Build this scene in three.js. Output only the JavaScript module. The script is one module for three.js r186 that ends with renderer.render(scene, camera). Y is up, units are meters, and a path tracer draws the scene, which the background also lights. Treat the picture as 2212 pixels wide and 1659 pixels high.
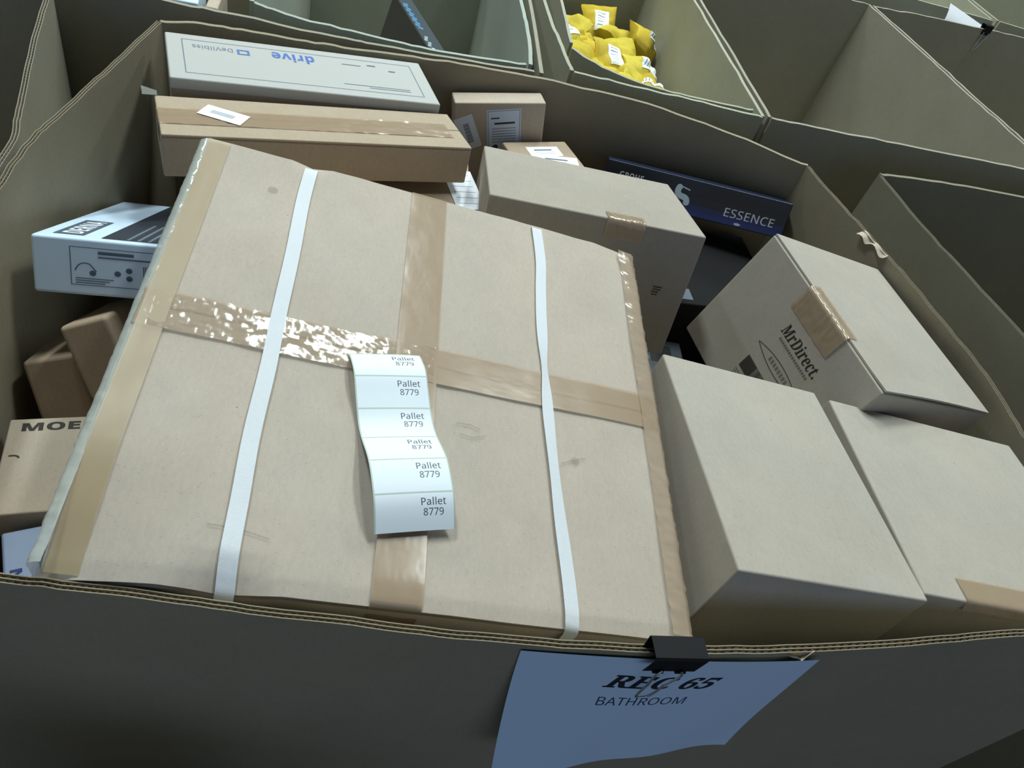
import * as THREE from 'three';
import { RoundedBoxGeometry } from 'three/addons/geometries/RoundedBoxGeometry.js';
import { mergeGeometries, mergeVertices, toCreasedNormals } from 'three/addons/utils/BufferGeometryUtils.js';
import { RectAreaLightUniformsLib } from 'three/addons/lights/RectAreaLightUniformsLib.js';

// ---------------------------------------------------------------- camera, lamps, exposure
const scene = new THREE.Scene();
scene.background = new THREE.Color(0x050505);
const W = 2212, H = 1659, FOCAL = 1600, RIM = 0.66;
const camera = new THREE.PerspectiveCamera(2 * Math.atan(H / 2 / FOCAL) * 180 / Math.PI, W / H, 0.02, 60);
camera.position.set(-0.2336, 0.5954 + RIM, 0.7978);
const R = (d) => d * Math.PI / 180;
camera.rotation.set(R(-44.687), R(-17.882), R(20.259), 'YXZ');
camera.updateMatrixWorld();
const renderer = new THREE.WebGLRenderer({ antialias: true });
renderer.toneMapping = THREE.LinearToneMapping;
renderer.toneMappingExposure = 3.35;
renderer.shadowMap.enabled = true;
RectAreaLightUniformsLib.init();
const LAMP_COLOR = new THREE.Color().setRGB(0.87, 0.985, 0.99);
const FILL_COLOR = new THREE.Color().setRGB(0.50, 0.66, 0.92);  // tint of the bluish fill added in front of the bins
const LAMP_POWER = 20, FILL_POWER = 0.15;
const LAMPS = [ // x, z of each lamp under the roof: length along z 1.5 m
  [0.25, -3.3, 'lamp under the roof straight behind the bins, the nearer of the middle row'], [-1.5, -2.0, 'lamp under the roof to the left, level with the bins'],
  [1.7, -1.5, 'lamp under the roof to the right, level with the bins'], [0.3, -7.0, 'lamp under the roof far behind the bins, in the middle row'],
  [-3.4, -5.8, 'lamp under the roof far behind the bins, in the left row'], [3.4, -5.4, 'lamp under the roof far behind the bins, in the right row'],
];
const ROOM = { x0: -8, x1: 8, z0: -10, z1: 7, h: 5.6 };

// ---------------------------------------------------------------- helpers
let seed = 7;
const rnd = () => { seed = (seed * 1664525 + 1013904223) >>> 0; return seed / 4294967296; };
const rr = (a, b) => a + (b - a) * rnd();
const used = {};
const numbered = (n) => { const k = used[n] ?? 0; used[n] = k + 1; return k ? `${n}_${String(k).padStart(3, '0')}` : n; };
function hash(x, y, s) { let h = (x * 374761393 + y * 668265263 + s * 974711) | 0; h = Math.imul(h ^ (h >>> 13), 1274126177); return ((h ^ (h >>> 16)) >>> 0) / 4294967295; }
function vnoise(x, y, s, wx = 0, wy = 0) {
  let xi = Math.floor(x), yi = Math.floor(y); const fx = x - xi, fy = y - yi;
  const m = (v, w) => (w ? ((v % w) + w) % w : v);
  const u = fx * fx * (3 - 2 * fx), v = fy * fy * (3 - 2 * fy);
  const a = hash(m(xi, wx), m(yi, wy), s), b = hash(m(xi + 1, wx), m(yi, wy), s), c = hash(m(xi, wx), m(yi + 1, wy), s), d = hash(m(xi + 1, wx), m(yi + 1, wy), s);
  return (a + (b - a) * u) * (1 - v) + (c + (d - c) * u) * v;
}
function shadows(o) { o.traverse((c) => { if (c.isMesh) { c.castShadow = true; c.receiveShadow = true; } }); return o; }
function tag(o, label, category, group, kind) {
  Object.assign(o.userData, { label }); if (category) o.userData.category = category;
  if (group) o.userData.group = group; if (kind) o.userData.kind = kind; return o;
}
function thing(name, label, category, p = [0, 0, 0], a = [0, 0, 0], group) {
  const o = new THREE.Group(); o.name = numbered(name); scene.add(o); o.position.set(...p);
  o.rotation.set(R(a[1]), R(a[0]), R(a[2]), 'YXZ'); return tag(o, label, category, group);
}
function part(name, geo, mat, parent, label) {
  const m = new THREE.Mesh(geo, mat); m.name = name; m.castShadow = m.receiveShadow = true;
  if (label) m.userData.label = label; parent.add(m); return m;
}
function struct(name, geo, mat) { const m = part(name, geo, mat, scene); m.userData.kind = 'structure'; return m; }
// uv in metres, projected along the face's own axis
function uvBox(g, rotate = false) {
  const p = g.attributes.position, n = g.attributes.normal, uv = new Float32Array(p.count * 2);
  for (let i = 0; i < p.count; i++) {
    const ax = Math.abs(n.getX(i)), ay = Math.abs(n.getY(i)), az = Math.abs(n.getZ(i)); let u, v;
    if (ay >= ax && ay >= az) { u = p.getX(i); v = p.getZ(i); } else if (ax >= az) { u = p.getZ(i); v = p.getY(i); } else { u = p.getX(i); v = p.getY(i); }
    uv[2 * i] = rotate ? v : u; uv[2 * i + 1] = rotate ? u : v;
  }
  g.setAttribute('uv', new THREE.BufferAttribute(uv, 2)); return g;
}
const rbox = (w, h, d, r = 0.003) => uvBox(new RoundedBoxGeometry(w, h, d, 2, Math.min(r, w / 2.1, h / 2.1, d / 2.1)));
// a grid surface f(u,v) -> [x,y,z], u,v in 0..1, uv 0..1 (or metres when su, sv are given)
function sheet(nu, nv, f, su = 1, sv = 1) {
  const pos = [], uv = [], idx = [];
  for (let j = 0; j <= nv; j++) for (let i = 0; i <= nu; i++) { pos.push(...f(i / nu, j / nv)); uv.push(i / nu * su, j / nv * sv); }
  for (let j = 0; j < nv; j++) for (let i = 0; i < nu; i++) { const a = j * (nu + 1) + i, b = a + 1, c = a + nu + 1, d = c + 1; idx.push(a, b, d, a, d, c); }
  const g = new THREE.BufferGeometry(); g.setAttribute('position', new THREE.Float32BufferAttribute(pos, 3)); g.setAttribute('uv', new THREE.Float32BufferAttribute(uv, 2)); g.setIndex(idx); g.computeVertexNormals(); return g;
}
// the same with thickness t: both faces and the border
function slab(nu, nv, f, t, su = 1, sv = 1) {
  const top = sheet(nu, nv, f, su, sv), P = top.attributes.position, N = top.attributes.normal, U = top.attributes.uv, n = P.count;
  const pos = [], uv = [], idx = [...top.index.array];
  for (let i = 0; i < n; i++) { pos.push(P.getX(i), P.getY(i), P.getZ(i)); uv.push(U.getX(i), U.getY(i)); }
  for (let i = 0; i < n; i++) { pos.push(P.getX(i) - N.getX(i) * t, P.getY(i) - N.getY(i) * t, P.getZ(i) - N.getZ(i) * t); uv.push(U.getX(i), U.getY(i)); }
  const src = top.index.array; for (let i = 0; i < src.length; i += 3) idx.push(src[i] + n, src[i + 2] + n, src[i + 1] + n);
  const ring = []; for (let i = 0; i < nu; i++) ring.push(i); for (let j = 0; j < nv; j++) ring.push(j * (nu + 1) + nu);
  for (let i = nu; i > 0; i--) ring.push(nv * (nu + 1) + i); for (let j = nv; j > 0; j--) ring.push(j * (nu + 1));
  for (let k = 0; k < ring.length; k++) { const a = ring[k], b = ring[(k + 1) % ring.length]; idx.push(a, a + n, b + n, a, b + n, b); }
  const g = new THREE.BufferGeometry(); g.setAttribute('position', new THREE.Float32BufferAttribute(pos, 3)); g.setAttribute('uv', new THREE.Float32BufferAttribute(uv, 2)); g.setIndex(idx);
  return toCreasedNormals(g, 0.7);
}
// smooth curve through points of any dimension
function spline(pts, s) {
  const n = pts.length - 1, x = Math.min(Math.max(s, 0), 1) * n, i = Math.min(Math.floor(x), n - 1), t = x - i;
  const P = (k) => pts[Math.min(Math.max(k, 0), n)], a = P(i - 1), b = P(i), c = P(i + 1), d = P(i + 2);
  return b.map((_, k) => 0.5 * (2 * b[k] + (c[k] - a[k]) * t + (2 * a[k] - 5 * b[k] + 4 * c[k] - d[k]) * t * t + (3 * b[k] - a[k] - 3 * c[k] + d[k]) * t * t * t));
}

// ---------------------------------------------------------------- materials
const TW = 512;
function dataTexture(w, h, f, srgb) {
  const d = new Uint8Array(w * h * 4);
  for (let y = 0; y < h; y++) for (let x = 0; x < w; x++) { const c = f(x, y), k = (y * w + x) * 4; const a = Array.isArray(c) ? c : [c, c, c]; d[k] = a[0] * 255; d[k + 1] = a[1] * 255; d[k + 2] = a[2] * 255; d[k + 3] = 255; }
  const t = new THREE.DataTexture(d, w, h); t.wrapS = t.wrapT = THREE.RepeatWrapping; t.magFilter = THREE.LinearFilter; t.minFilter = THREE.LinearMipmapLinearFilter; t.generateMipmaps = true;
  if (srgb) t.colorSpace = THREE.SRGBColorSpace; t.needsUpdate = true; return t;
}
// brown paper: long fibres, flecks and a slow mottle; 0.5 m a side
const kraftTex = dataTexture(TW, TW, (x, y) => {
  const n = (s, w, k) => vnoise(x / TW * w, y / TW * (k ?? w), s, w, k ?? w);
  let v = 0.92 + 0.03 * (n(1, 6) - 0.5) + 0.02 * (n(2, 22) - 0.5) + 0.03 * (n(3, 256, 90) - 0.5) + 0.03 * (hash(x, y, 4) - 0.5);
  if (hash(x >> 1, y, 9) > 0.994) v -= 0.07; if (hash(x, y >> 1, 11) > 0.996) v += 0.05;
  const t = 0.012 * (n(5, 9) - 0.5); return [Math.min(1, v + t), v, Math.max(0, v - t)];
}, true);
kraftTex.repeat.set(2, 2);
// flutes of the corrugated core telegraphing through the liner: pitch 8 mm, with grain
const fluteTex = dataTexture(TW, TW, (x, y) => {
  const w = Math.sin(x / TW * Math.PI * 2 * 64) * 0.5 + 0.5;
  return 0.5 + 0.22 * (w - 0.5) * (0.4 + 0.6 * vnoise(x / TW * 8, y / TW * 8, 21, 8, 8)) + 0.06 * (vnoise(x / TW * 10, y / TW * 10, 22, 10, 10) - 0.5) + 0.06 * (hash(x, y, 23) - 0.5);
});
fluteTex.repeat.set(2, 2);
const kraft = (r, g, b, bump = 0.0003, rough = 0.82) => { const m = new THREE.MeshStandardMaterial({ color: new THREE.Color().setRGB(r, g, b), map: kraftTex, bumpMap: fluteTex, bumpScale: bump, roughness: rough, side: THREE.DoubleSide }); m.name = 'brown cardboard'; return m; };
const M = {
  carton: kraft(0.60, 0.518, 0.425), grey: kraft(0.52, 0.468, 0.392, 0.0001), greyDull: kraft(0.44, 0.392, 0.325, 0.0001), carton2: kraft(0.53, 0.42, 0.30), pale: kraft(0.60, 0.495, 0.385), tan: kraft(0.50, 0.38, 0.265), dull: kraft(0.44, 0.36, 0.27),
  bin: kraft(0.37, 0.345, 0.26, 0.0002), binNear: kraft(0.345, 0.30, 0.205, 0.0002), binRightShaded: kraft(0.27, 0.247, 0.175, 0.0002), binDark: kraft(0.34, 0.315, 0.235, 0.0002), binGreen: kraft(0.44, 0.49, 0.415, 0.0002), binOlive: kraft(0.44, 0.435, 0.325, 0.0002),  // right neighbour bin is darkened: the shade on it is put into its colour
  core: new THREE.MeshStandardMaterial({ color: new THREE.Color().setRGB(0.62, 0.52, 0.41), roughness: 0.9, side: THREE.DoubleSide }),
  white: new THREE.MeshStandardMaterial({ color: new THREE.Color().setRGB(0.80, 0.82, 0.86), roughness: 0.6, side: THREE.DoubleSide }),
  gloss: new THREE.MeshPhysicalMaterial({ color: new THREE.Color().setRGB(0.66, 0.82, 1.0), roughness: 0.42 }),
  brownBlack: new THREE.MeshStandardMaterial({ color: new THREE.Color().setRGB(0.055, 0.048, 0.04), roughness: 0.8 }),
  shadedBlue: new THREE.MeshStandardMaterial({ color: new THREE.Color().setRGB(0.21, 0.28, 0.42), roughness: 0.5 }),  // blue box, darkened to carry the shade deep in the bin
  cream: new THREE.MeshStandardMaterial({ color: new THREE.Color().setRGB(0.45, 0.455, 0.43), roughness: 0.6 }),
  paper: new THREE.MeshStandardMaterial({ color: new THREE.Color().setRGB(0.60, 0.74, 0.92), roughness: 0.75, side: THREE.DoubleSide }),
  black: new THREE.MeshPhysicalMaterial({ color: new THREE.Color().setRGB(0.010, 0.010, 0.011), roughness: 0.6, specularIntensity: 0.3, side: THREE.DoubleSide }),
  navy: new THREE.MeshPhysicalMaterial({ color: new THREE.Color().setRGB(0.012, 0.02, 0.05), roughness: 0.35 }),
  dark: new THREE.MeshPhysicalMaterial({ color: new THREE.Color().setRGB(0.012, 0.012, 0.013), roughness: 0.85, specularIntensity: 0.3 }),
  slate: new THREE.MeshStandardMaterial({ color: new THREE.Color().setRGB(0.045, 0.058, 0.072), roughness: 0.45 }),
  teal: new THREE.MeshStandardMaterial({ color: new THREE.Color().setRGB(0.03, 0.05, 0.062), roughness: 0.45 }),
  metal: new THREE.MeshStandardMaterial({ color: new THREE.Color().setRGB(0.7, 0.7, 0.68), metalness: 1, roughness: 0.22 }),
  steel: new THREE.MeshStandardMaterial({ color: new THREE.Color().setRGB(0.82, 0.83, 0.85), roughness: 0.5 }),
  strap: new THREE.MeshStandardMaterial({ color: new THREE.Color().setRGB(0.80, 0.84, 0.87), roughness: 0.6, side: THREE.DoubleSide }),
  concrete: new THREE.MeshStandardMaterial({ color: new THREE.Color().setRGB(0.09, 0.088, 0.083), roughness: 0.75 }),
  roomWall: new THREE.MeshStandardMaterial({ color: new THREE.Color().setRGB(0.24, 0.24, 0.23), roughness: 0.9 }),
};
for (const m of [M.concrete]) { m.map = kraftTex; }
const wrinkleTex = dataTexture(256, 256, (x, y) => 0.5 + 0.5 * (vnoise(x / 256 * 10, y / 256 * 34, 31, 10, 34) - 0.5) + 0.35 * (vnoise(x / 256 * 40, y / 256 * 20, 32, 40, 20) - 0.5));
wrinkleTex.repeat.set(8, 8);
const tapeMat = (r, g, b, o, rough = 0.16, bump = 0.0006) => { const m = new THREE.MeshPhysicalMaterial({ color: new THREE.Color().setRGB(r, g, b), transparent: true, opacity: o, roughness: rough, bumpMap: wrinkleTex, bumpScale: bump, clearcoat: 0.6, clearcoatRoughness: 0.08, side: THREE.DoubleSide }); m.name = 'packing tape'; return m; };
M.tape = tapeMat(0.46, 0.335, 0.215, 0.72, 0.22, 0.00008); M.tapeClear = tapeMat(0.50, 0.385, 0.27, 0.62, 0.14, 0.0005); M.tapeEdge = tapeMat(0.62, 0.66, 0.60, 0.6, 0.12, 0.0006); M.tapeYellow = tapeMat(0.47, 0.36, 0.205, 0.65, 0.38, 0.00006); M.tapeYellow.clearcoat = 0.15;
{ const c = document.createElement('canvas'); c.width = 64; c.height = 64; const x = c.getContext('2d'); x.fillStyle = '#888'; x.fillRect(0, 0, 64, 64); x.fillStyle = '#fff'; for (let i = 0; i < 8; i++) x.fillRect(0, i * 8, 64, 4); x.fillStyle = '#bbb'; for (let i = 0; i < 4; i++) x.fillRect(i * 16, 0, 6, 64);
  const t = new THREE.CanvasTexture(c); t.wrapS = t.wrapT = THREE.RepeatWrapping; t.repeat.set(160, 160); M.strap.bumpMap = t; M.strap.bumpScale = 0.0005; }
const yellowMats = [[0.80, 0.63, 0.035], [0.82, 0.66, 0.05], [0.78, 0.57, 0.03]].map(([r, g, b]) => new THREE.MeshPhysicalMaterial({ color: new THREE.Color().setRGB(r, g, b), roughness: 0.38, bumpMap: wrinkleTex, bumpScale: 0.002, side: THREE.DoubleSide }));
// print: a canvas drawn by f(ctx, w, h); clear where nothing is drawn unless back is given
function print(w, h, f, back, rough = 0.7) {
  const c = document.createElement('canvas'); c.width = w; c.height = h; const x = c.getContext('2d');
  if (back) { x.fillStyle = back; x.fillRect(0, 0, w, h); } f(x, w, h);
  const t = new THREE.CanvasTexture(c); t.colorSpace = THREE.SRGBColorSpace; t.anisotropy = 8;
  return new THREE.MeshStandardMaterial({ map: t, roughness: rough, transparent: !back, side: THREE.DoubleSide });
}
function fitText(x, s, font, cx, cy, w, h, align = 'center') { // text scaled into w by h
  x.save(); x.font = font.replace('SIZE', '100px'); const m = x.measureText(s).width; x.textAlign = 'center'; x.textBaseline = 'alphabetic';
  x.translate(cx, cy); x.scale(w / m, h / 72); x.fillText(s, 0, 36); x.restore();
}
// a flat print lying on a face: centre, size and in-plane turn, lifted a hair off the board
function lay(name, parent, mat, face, c, w, h, turn = 0, lift = 0.0005, label) {
  const g = new THREE.PlaneGeometry(w, h); g.rotateZ(R(turn));
  if (face === 'top') { g.rotateX(-Math.PI / 2); g.translate(c[0], c[1] + lift, c[2]); }
  else if (face === 'front') g.translate(c[0], c[1], c[2] + lift);
  else if (face === 'left') { g.rotateY(-Math.PI / 2); g.translate(c[0] - lift, c[1], c[2]); }
  return part(name, g, mat, parent, label);
}

// ---------------------------------------------------------------- room
{
  const { x0, x1, z0, z1, h } = ROOM, cx = (x0 + x1) / 2, cz = (z0 + z1) / 2, t = 0.2;
  const B = (w, hh, d, x, y, z) => { const g = new THREE.BoxGeometry(w, hh, d); g.translate(x, y, z); return uvBox(g); };
  struct('floor', B(x1 - x0, t, z1 - z0, cx, -t / 2, cz), M.concrete);
  struct('ceiling', B(x1 - x0, t, z1 - z0, cx, h + t / 2, cz), M.roomWall);
  struct('wall_left', B(t, h, z1 - z0, x0 - t / 2, h / 2, cz), M.roomWall);
  struct('wall_right', B(t, h, z1 - z0, x1 + t / 2, h / 2, cz), M.roomWall);
  struct('wall_back', B(x1 - x0, h, t, cx, h / 2, z0 - t / 2), M.roomWall);
  // front wall around an added glowing band down to the floor, a bluish fill
  const dw = 12, dh = 4.8, wall = [B((x1 - x0 - dw) / 2, h, t, x0 + (x1 - x0 - dw) / 4, h / 2, z1 + t / 2), B((x1 - x0 - dw) / 2, h, t, x1 - (x1 - x0 - dw) / 4, h / 2, z1 + t / 2), B(dw, h - dh, t, cx, dh + (h - dh) / 2, z1 + t / 2)];
  struct('wall_front', mergeGeometries(wall), M.roomWall);
  const glow = new THREE.MeshStandardMaterial({ color: 0x222222, emissive: FILL_COLOR, emissiveIntensity: FILL_POWER * 0.5, roughness: 0.9 });
  struct('fill_panel_1', B(dw, dh, 0.04, cx, dh / 2, z1 + t / 2), glow);  // added panel, an unseen source for the soft front fill
  const l = new THREE.RectAreaLight(FILL_COLOR, FILL_POWER, dw, dh); l.position.set(cx, dh / 2, z1 - 0.03); l.lookAt(cx, dh / 2, 0); scene.add(l);
}
// roof lamps
LAMPS.forEach(([x, z, label]) => {
  const t = thing('ceiling_lamp', label, 'lamp', [x, 5.0, z], [0, 0, 0], 'roof lamps');
  const hb = new RoundedBoxGeometry(0.42, 0.08, 1.6, 2, 0.02); hb.translate(0, 0.06, 0); part('housing', hb, M.steel, t);
  const g = new THREE.BoxGeometry(0.34, 0.015, 1.5); g.translate(0, 0.012, 0);
  part('diffuser', g, new THREE.MeshStandardMaterial({ color: 0xdddddd, emissive: LAMP_COLOR, emissiveIntensity: 2, roughness: 0.6 }), t);
  for (const s of [-0.6, 0.6]) { const r = new THREE.CylinderGeometry(0.006, 0.006, 0.5, 8); r.translate(0, 0.35, s); part('hanger', r, M.metal, t); }
  const l = new THREE.RectAreaLight(LAMP_COLOR, LAMP_POWER, 0.36, 1.5); l.position.set(x, 4.99, z); l.rotation.set(-Math.PI / 2, 0, 0); scene.add(l);
});

// ---------------------------------------------------------------- bulk bins: upright double-wall panels
// path: [x, z, dip of the rim] along the rim; side: +1 when outward lies to the left of the walk
function panel(parent, path, opt = {}) {
  const { t = 0.008, bulge = 0.0, mat = M.bin, n = 40, comb = false, lean = 0, bottom = 0.003, name = 'side_panel', out = 1, ragged = 0.0015 } = opt;
  const st = []; path = path.map((q) => [q[0], q[1], q[2] ?? 0]);
  for (let i = 0; i <= n; i++) {
    const s = i / n, p = spline(path, s), q = spline(path, Math.min(1, s + 0.004)), o = spline(path, Math.max(0, s - 0.004));
    const dx = q[0] - o[0], dz = q[1] - o[1], L = Math.hypot(dx, dz) || 1; st.push({ x: p[0], z: p[1], y: RIM - (p[2] ?? 0) + ragged * (vnoise(i * 0.9, path.length, 51) - 0.5) * 2, nx: out * dz / L, nz: -out * dx / L, s });
  }
  let len = 0; st.forEach((a, i) => { if (i) len += Math.hypot(a.x - st[i - 1].x, a.z - st[i - 1].z); a.l = len; });
  // cross-section, offset from the mid line (+ outward) and height measured down from the rim (0) to the floor (1)
  const h = t / 2, d = 0.005, V = 7, prof = [];
  for (let k = V; k >= 0; k--) prof.push([h, k / V, 0]);
  if (comb) { const a = 0.0009, g = (t - 3 * a) / 2; prof.push([h - a, 0, 0], [h - a, 0, d], [h - a - g, 0, d], [h - a - g, 0, 0], [h - 2 * a - g, 0, 0], [h - 2 * a - g, 0, d], [-h + a, 0, d], [-h + a, 0, 0]); }
  for (let k = 0; k <= V; k++) prof.push([-h, k / V, 0]);
  const at = (a, [o, v, dd]) => { const b = o + bulge * Math.sin(Math.PI * a.s) * Math.sin(Math.PI * Math.min(1, v * 1.0)) + lean * v, y = a.y - dd - v * (a.y - bottom); return [a.x + a.nx * b, y, a.z + a.nz * b]; };
  const pos = [], uv = [], idx = [], K = prof.length;
  for (const a of st) for (let k = 0; k < K; k++) { const P = at(a, prof[k]); pos.push(...P); uv.push(a.l, P[1]); }
  for (let i = 0; i < n; i++) for (let k = 0; k < K; k++) { const k2 = (k + 1) % K, a = i * K + k, b = i * K + k2, c = a + K, e = b + K; if (out > 0) idx.push(a, b, e, a, e, c); else idx.push(a, e, b, a, c, e); }
  for (const i of [0, n]) for (let k = 0; k < V; k++) { const c = i * K, o1 = c + V - k, o2 = o1 - 1, i1 = c + K - 1 - V + k, i2 = i1 + 1; idx.push(o1, i1, i2, o1, i2, o2); }
  const g = new THREE.BufferGeometry(); g.setAttribute('position', new THREE.Float32BufferAttribute(pos, 3)); g.setAttribute('uv', new THREE.Float32BufferAttribute(uv, 2)); g.setIndex(idx);
  const m = part(name, toCreasedNormals(g, 0.6), mat, parent);
  if (comb) {
    const a = 0.0009, gp = (t - 3 * a) / 2, N = Math.round(len / 0.0075) * 6;
    for (const [mid, ph] of [[h - a - gp / 2, 0], [-(h - a - gp / 2), 2]]) {
      part('flute', sheet(N, 1, (u, v) => {
        const x = u * n, i = Math.min(n - 1, Math.floor(x)), f = x - i, A = st[i], B2 = st[i + 1], L = (p) => A[p] + (B2[p] - A[p]) * f;
        const o = mid + Math.sin(u * N / 6 * Math.PI * 2 + ph) * gp * 0.48, y = L('y') - 0.0008 - 0.0015 * vnoise(u * 60, ph, 61) - v * 0.0038; return [L('x') + L('nx') * o, y, L('z') + L('nz') * o];
      }), M.core, m);
    }
  }
  return m;
}
function binFloor(parent, x0, x1, z0, z1, mat, y = 0.012) { const g = new THREE.BoxGeometry(x1 - x0, 0.012, z1 - z0); g.translate((x0 + x1) / 2, y - 0.004, (z0 + z1) / 2); part('bottom_panel', uvBox(g), mat, parent); }

// the bin in front
const bin = thing('cardboard_bin', 'large open cardboard bin in the foreground, heaped with cartons, white sheet clipped to its front', 'bin');
panel(bin, [[-0.600, -0.487], [-0.552, -0.505], [-0.495, -0.518], [-0.406, -0.527], [-0.328, -0.536], [-0.241, -0.554], [-0.149, -0.571], [-0.016, -0.589], [0.109, -0.595], [0.277, -0.586], [0.418, -0.550], [0.509, -0.511], [0.594, -0.473]], { mat: M.binNear, n: 60, out: 1, bulge: 0.004 });
panel(bin, [[0.594, -0.473], [0.613, -0.374, 0.001], [0.645, -0.260, 0.004], [0.680, -0.161, 0.012], [0.721, -0.044, 0.025], [0.748, 0.041, 0.035], [0.757, 0.146, 0.045], [0.756, 0.28, 0.036], [0.748, 0.40, 0.018], [0.736, 0.488, 0.004]], { mat: M.binNear, comb: true, n: 60, out: 1, bulge: 0.010 });
panel(bin, [[0.738, 0.490, 0.002], [0.62, 0.490], [0.499, 0.490], [0.366, 0.506], [0.229, 0.520], [0.106, 0.528], [-0.006, 0.529], [-0.109, 0.526], [-0.207, 0.519], [-0.299, 0.513], [-0.388, 0.505], [-0.471, 0.500], [-0.585, 0.490]], { comb: true, n: 80, out: 1, bulge: 0.006, ragged: 0.0012, mat: M.binNear });
panel(bin, [[-0.587, 0.488], [-0.625, 0.28], [-0.645, 0.10], [-0.652, -0.03], [-0.650, -0.101], [-0.639, -0.185], [-0.621, -0.322], [-0.601, -0.486]], { mat: M.binNear, comb: true, n: 50, out: 1, bulge: 0.006 });
binFloor(bin, -0.58, 0.70, -0.47, 0.48, M.binNear);
// frayed flap of liner torn off the right rim
{ const g = sheet(14, 4, (u, v) => [0.640 + u * 0.020 - 0.012 * v * (1 - u * 0.6), RIM - 0.003 - u * 0.003 - 0.010 * v * (1 - 0.5 * u) + 0.003 * Math.sin(u * 13) * (0.4 + v), -0.275 + u * 0.066 + 0.004 * Math.sin(u * 9) * v]); part('torn_liner', g, M.core, bin, 'frayed pale liner torn from the right rim'); }
{ const g = sheet(8, 3, (u, v) => [0.205 + u * 0.03, RIM - 0.002 + 0.005 * Math.sin(u * 9) * (1 - v) - 0.006 * v, 0.528 + 0.004 * Math.sin(u * 5) - v * 0.004]); part('torn_liner', g, M.core, bin); }

// left neighbour
const binL = thing('cardboard_bin', 'cardboard bin at the left edge of the photo, only its corrugated right rim in view', 'bin');
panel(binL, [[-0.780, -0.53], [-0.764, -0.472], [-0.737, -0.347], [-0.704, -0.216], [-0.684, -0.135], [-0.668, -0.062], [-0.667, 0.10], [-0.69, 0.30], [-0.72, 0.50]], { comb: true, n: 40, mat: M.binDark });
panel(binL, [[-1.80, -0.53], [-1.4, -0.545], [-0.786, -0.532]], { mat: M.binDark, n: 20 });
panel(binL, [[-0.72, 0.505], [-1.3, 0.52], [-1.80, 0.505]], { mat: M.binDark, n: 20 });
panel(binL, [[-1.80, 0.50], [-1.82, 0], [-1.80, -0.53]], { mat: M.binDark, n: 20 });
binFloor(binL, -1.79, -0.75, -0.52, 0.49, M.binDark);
// right neighbour
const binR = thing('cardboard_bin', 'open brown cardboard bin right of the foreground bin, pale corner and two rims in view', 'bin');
panel(binR, [[0.774, -0.503], [0.896, -0.524], [1.163, -0.548], [1.6, -0.555], [2.05, -0.52]], { mat: M.binRightShaded, n: 30 });
panel(binR, [[0.87, 0.50], [0.872, 0.20], [0.835, -0.036], [0.811, -0.173], [0.789, -0.318], [0.774, -0.500]], { mat: M.binRightShaded, n: 30, comb: true });
panel(binR, [[2.05, -0.515], [2.07, 0], [2.05, 0.5]], { mat: M.binRightShaded, n: 16 });
panel(binR, [[2.05, 0.505], [1.4, 0.52], [0.875, 0.505]], { mat: M.binRightShaded, n: 16 });
binFloor(binR, 0.90, 2.03, -0.49, 0.48, M.binRightShaded);
// the row behind, from left to right
const binH = thing('cardboard_bin', 'wide dark cardboard bin behind the foreground bin at upper left, a pale sleeve inside', 'bin');
panel(binH, [[-1.60, -0.56], [-1.1, -0.566], [-0.62, -0.566], [-0.528, -0.572], [-0.331, -0.574], [-0.267, -0.580], [-0.149, -0.590], [0.045, -0.618]].reverse(), { mat: M.bin, n: 40 });
panel(binH, [[0.052, -1.70], [0.064, -1.0], [0.060, -0.618]], { mat: M.bin, n: 20, ragged: 0 });
panel(binH, [[-1.60, -0.562], [-1.62, -1.1], [-1.60, -1.70]], { mat: M.bin, n: 16 });
panel(binH, [[-1.60, -1.70], [-0.8, -1.71], [0.05, -1.70]], { mat: M.bin, n: 16 });
binFloor(binH, -1.58, 0.04, -1.68, -0.59, M.bin);
const sleeve = thing('cardboard_sleeve', 'pale grey-green cardboard sleeve standing inside the bin at upper left', 'sleeve');
panel(sleeve, [[0.030, -0.640], [-0.149, -0.612], [-0.269, -0.614], [-0.401, -0.618], [-0.479, -0.640]], { mat: M.binGreen, n: 30, bottom: 0.015 });
panel(sleeve, [[-0.485, -0.645], [-0.50, -1.1], [-0.49, -1.66]], { mat: M.binGreen, n: 20, bottom: 0.015 });
panel(sleeve, [[0.028, -1.66], [0.036, -1.2], [0.043, -0.963], [0.046, -0.771], [0.040, -0.645]], { mat: M.binGreen, n: 30, bottom: 0.015 });
panel(sleeve, [[-0.485, -1.665], [-0.2, -1.67], [0.026, -1.665]], { mat: M.binGreen, n: 16, bottom: 0.015 });
const binY = thing('cardboard_bin', 'narrow cardboard bin behind, holding the pile of yellow plastic bags', 'bin');
panel(binY, [[0.552, -0.652], [0.392, -0.655], [0.258, -0.656], [0.132, -0.660]], { mat: M.binOlive, n: 24 });
panel(binY, [[0.128, -0.665], [0.116, -0.79], [0.102, -1.009], [0.092, -1.70]], { mat: M.binOlive, n: 24 });
panel(binY, [[0.545, -1.70], [0.550, -1.295], [0.553, -1.0], [0.554, -0.655]], { mat: M.binOlive, n: 24 });
panel(binY, [[0.092, -1.70], [0.32, -1.715], [0.545, -1.70]], { mat: M.binOlive, n: 16 });
panel(binY, [[0.150, -1.66], [0.146, -1.1], [0.142, -0.80]], { mat: M.binOlive, n: 16, name: 'inner_liner', t: 0.007, bottom: 0.02 });
panel(binY, [[0.535, -0.672], [0.42, -0.670], [0.31, -0.674], [0.20, -0.715], [0.142, -0.775]], { mat: M.binOlive, n: 24, name: 'inner_liner', t: 0.007, bottom: 0.02 });
binFloor(binY, 0.105, 0.54, -1.69, -0.665, M.binOlive);
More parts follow.
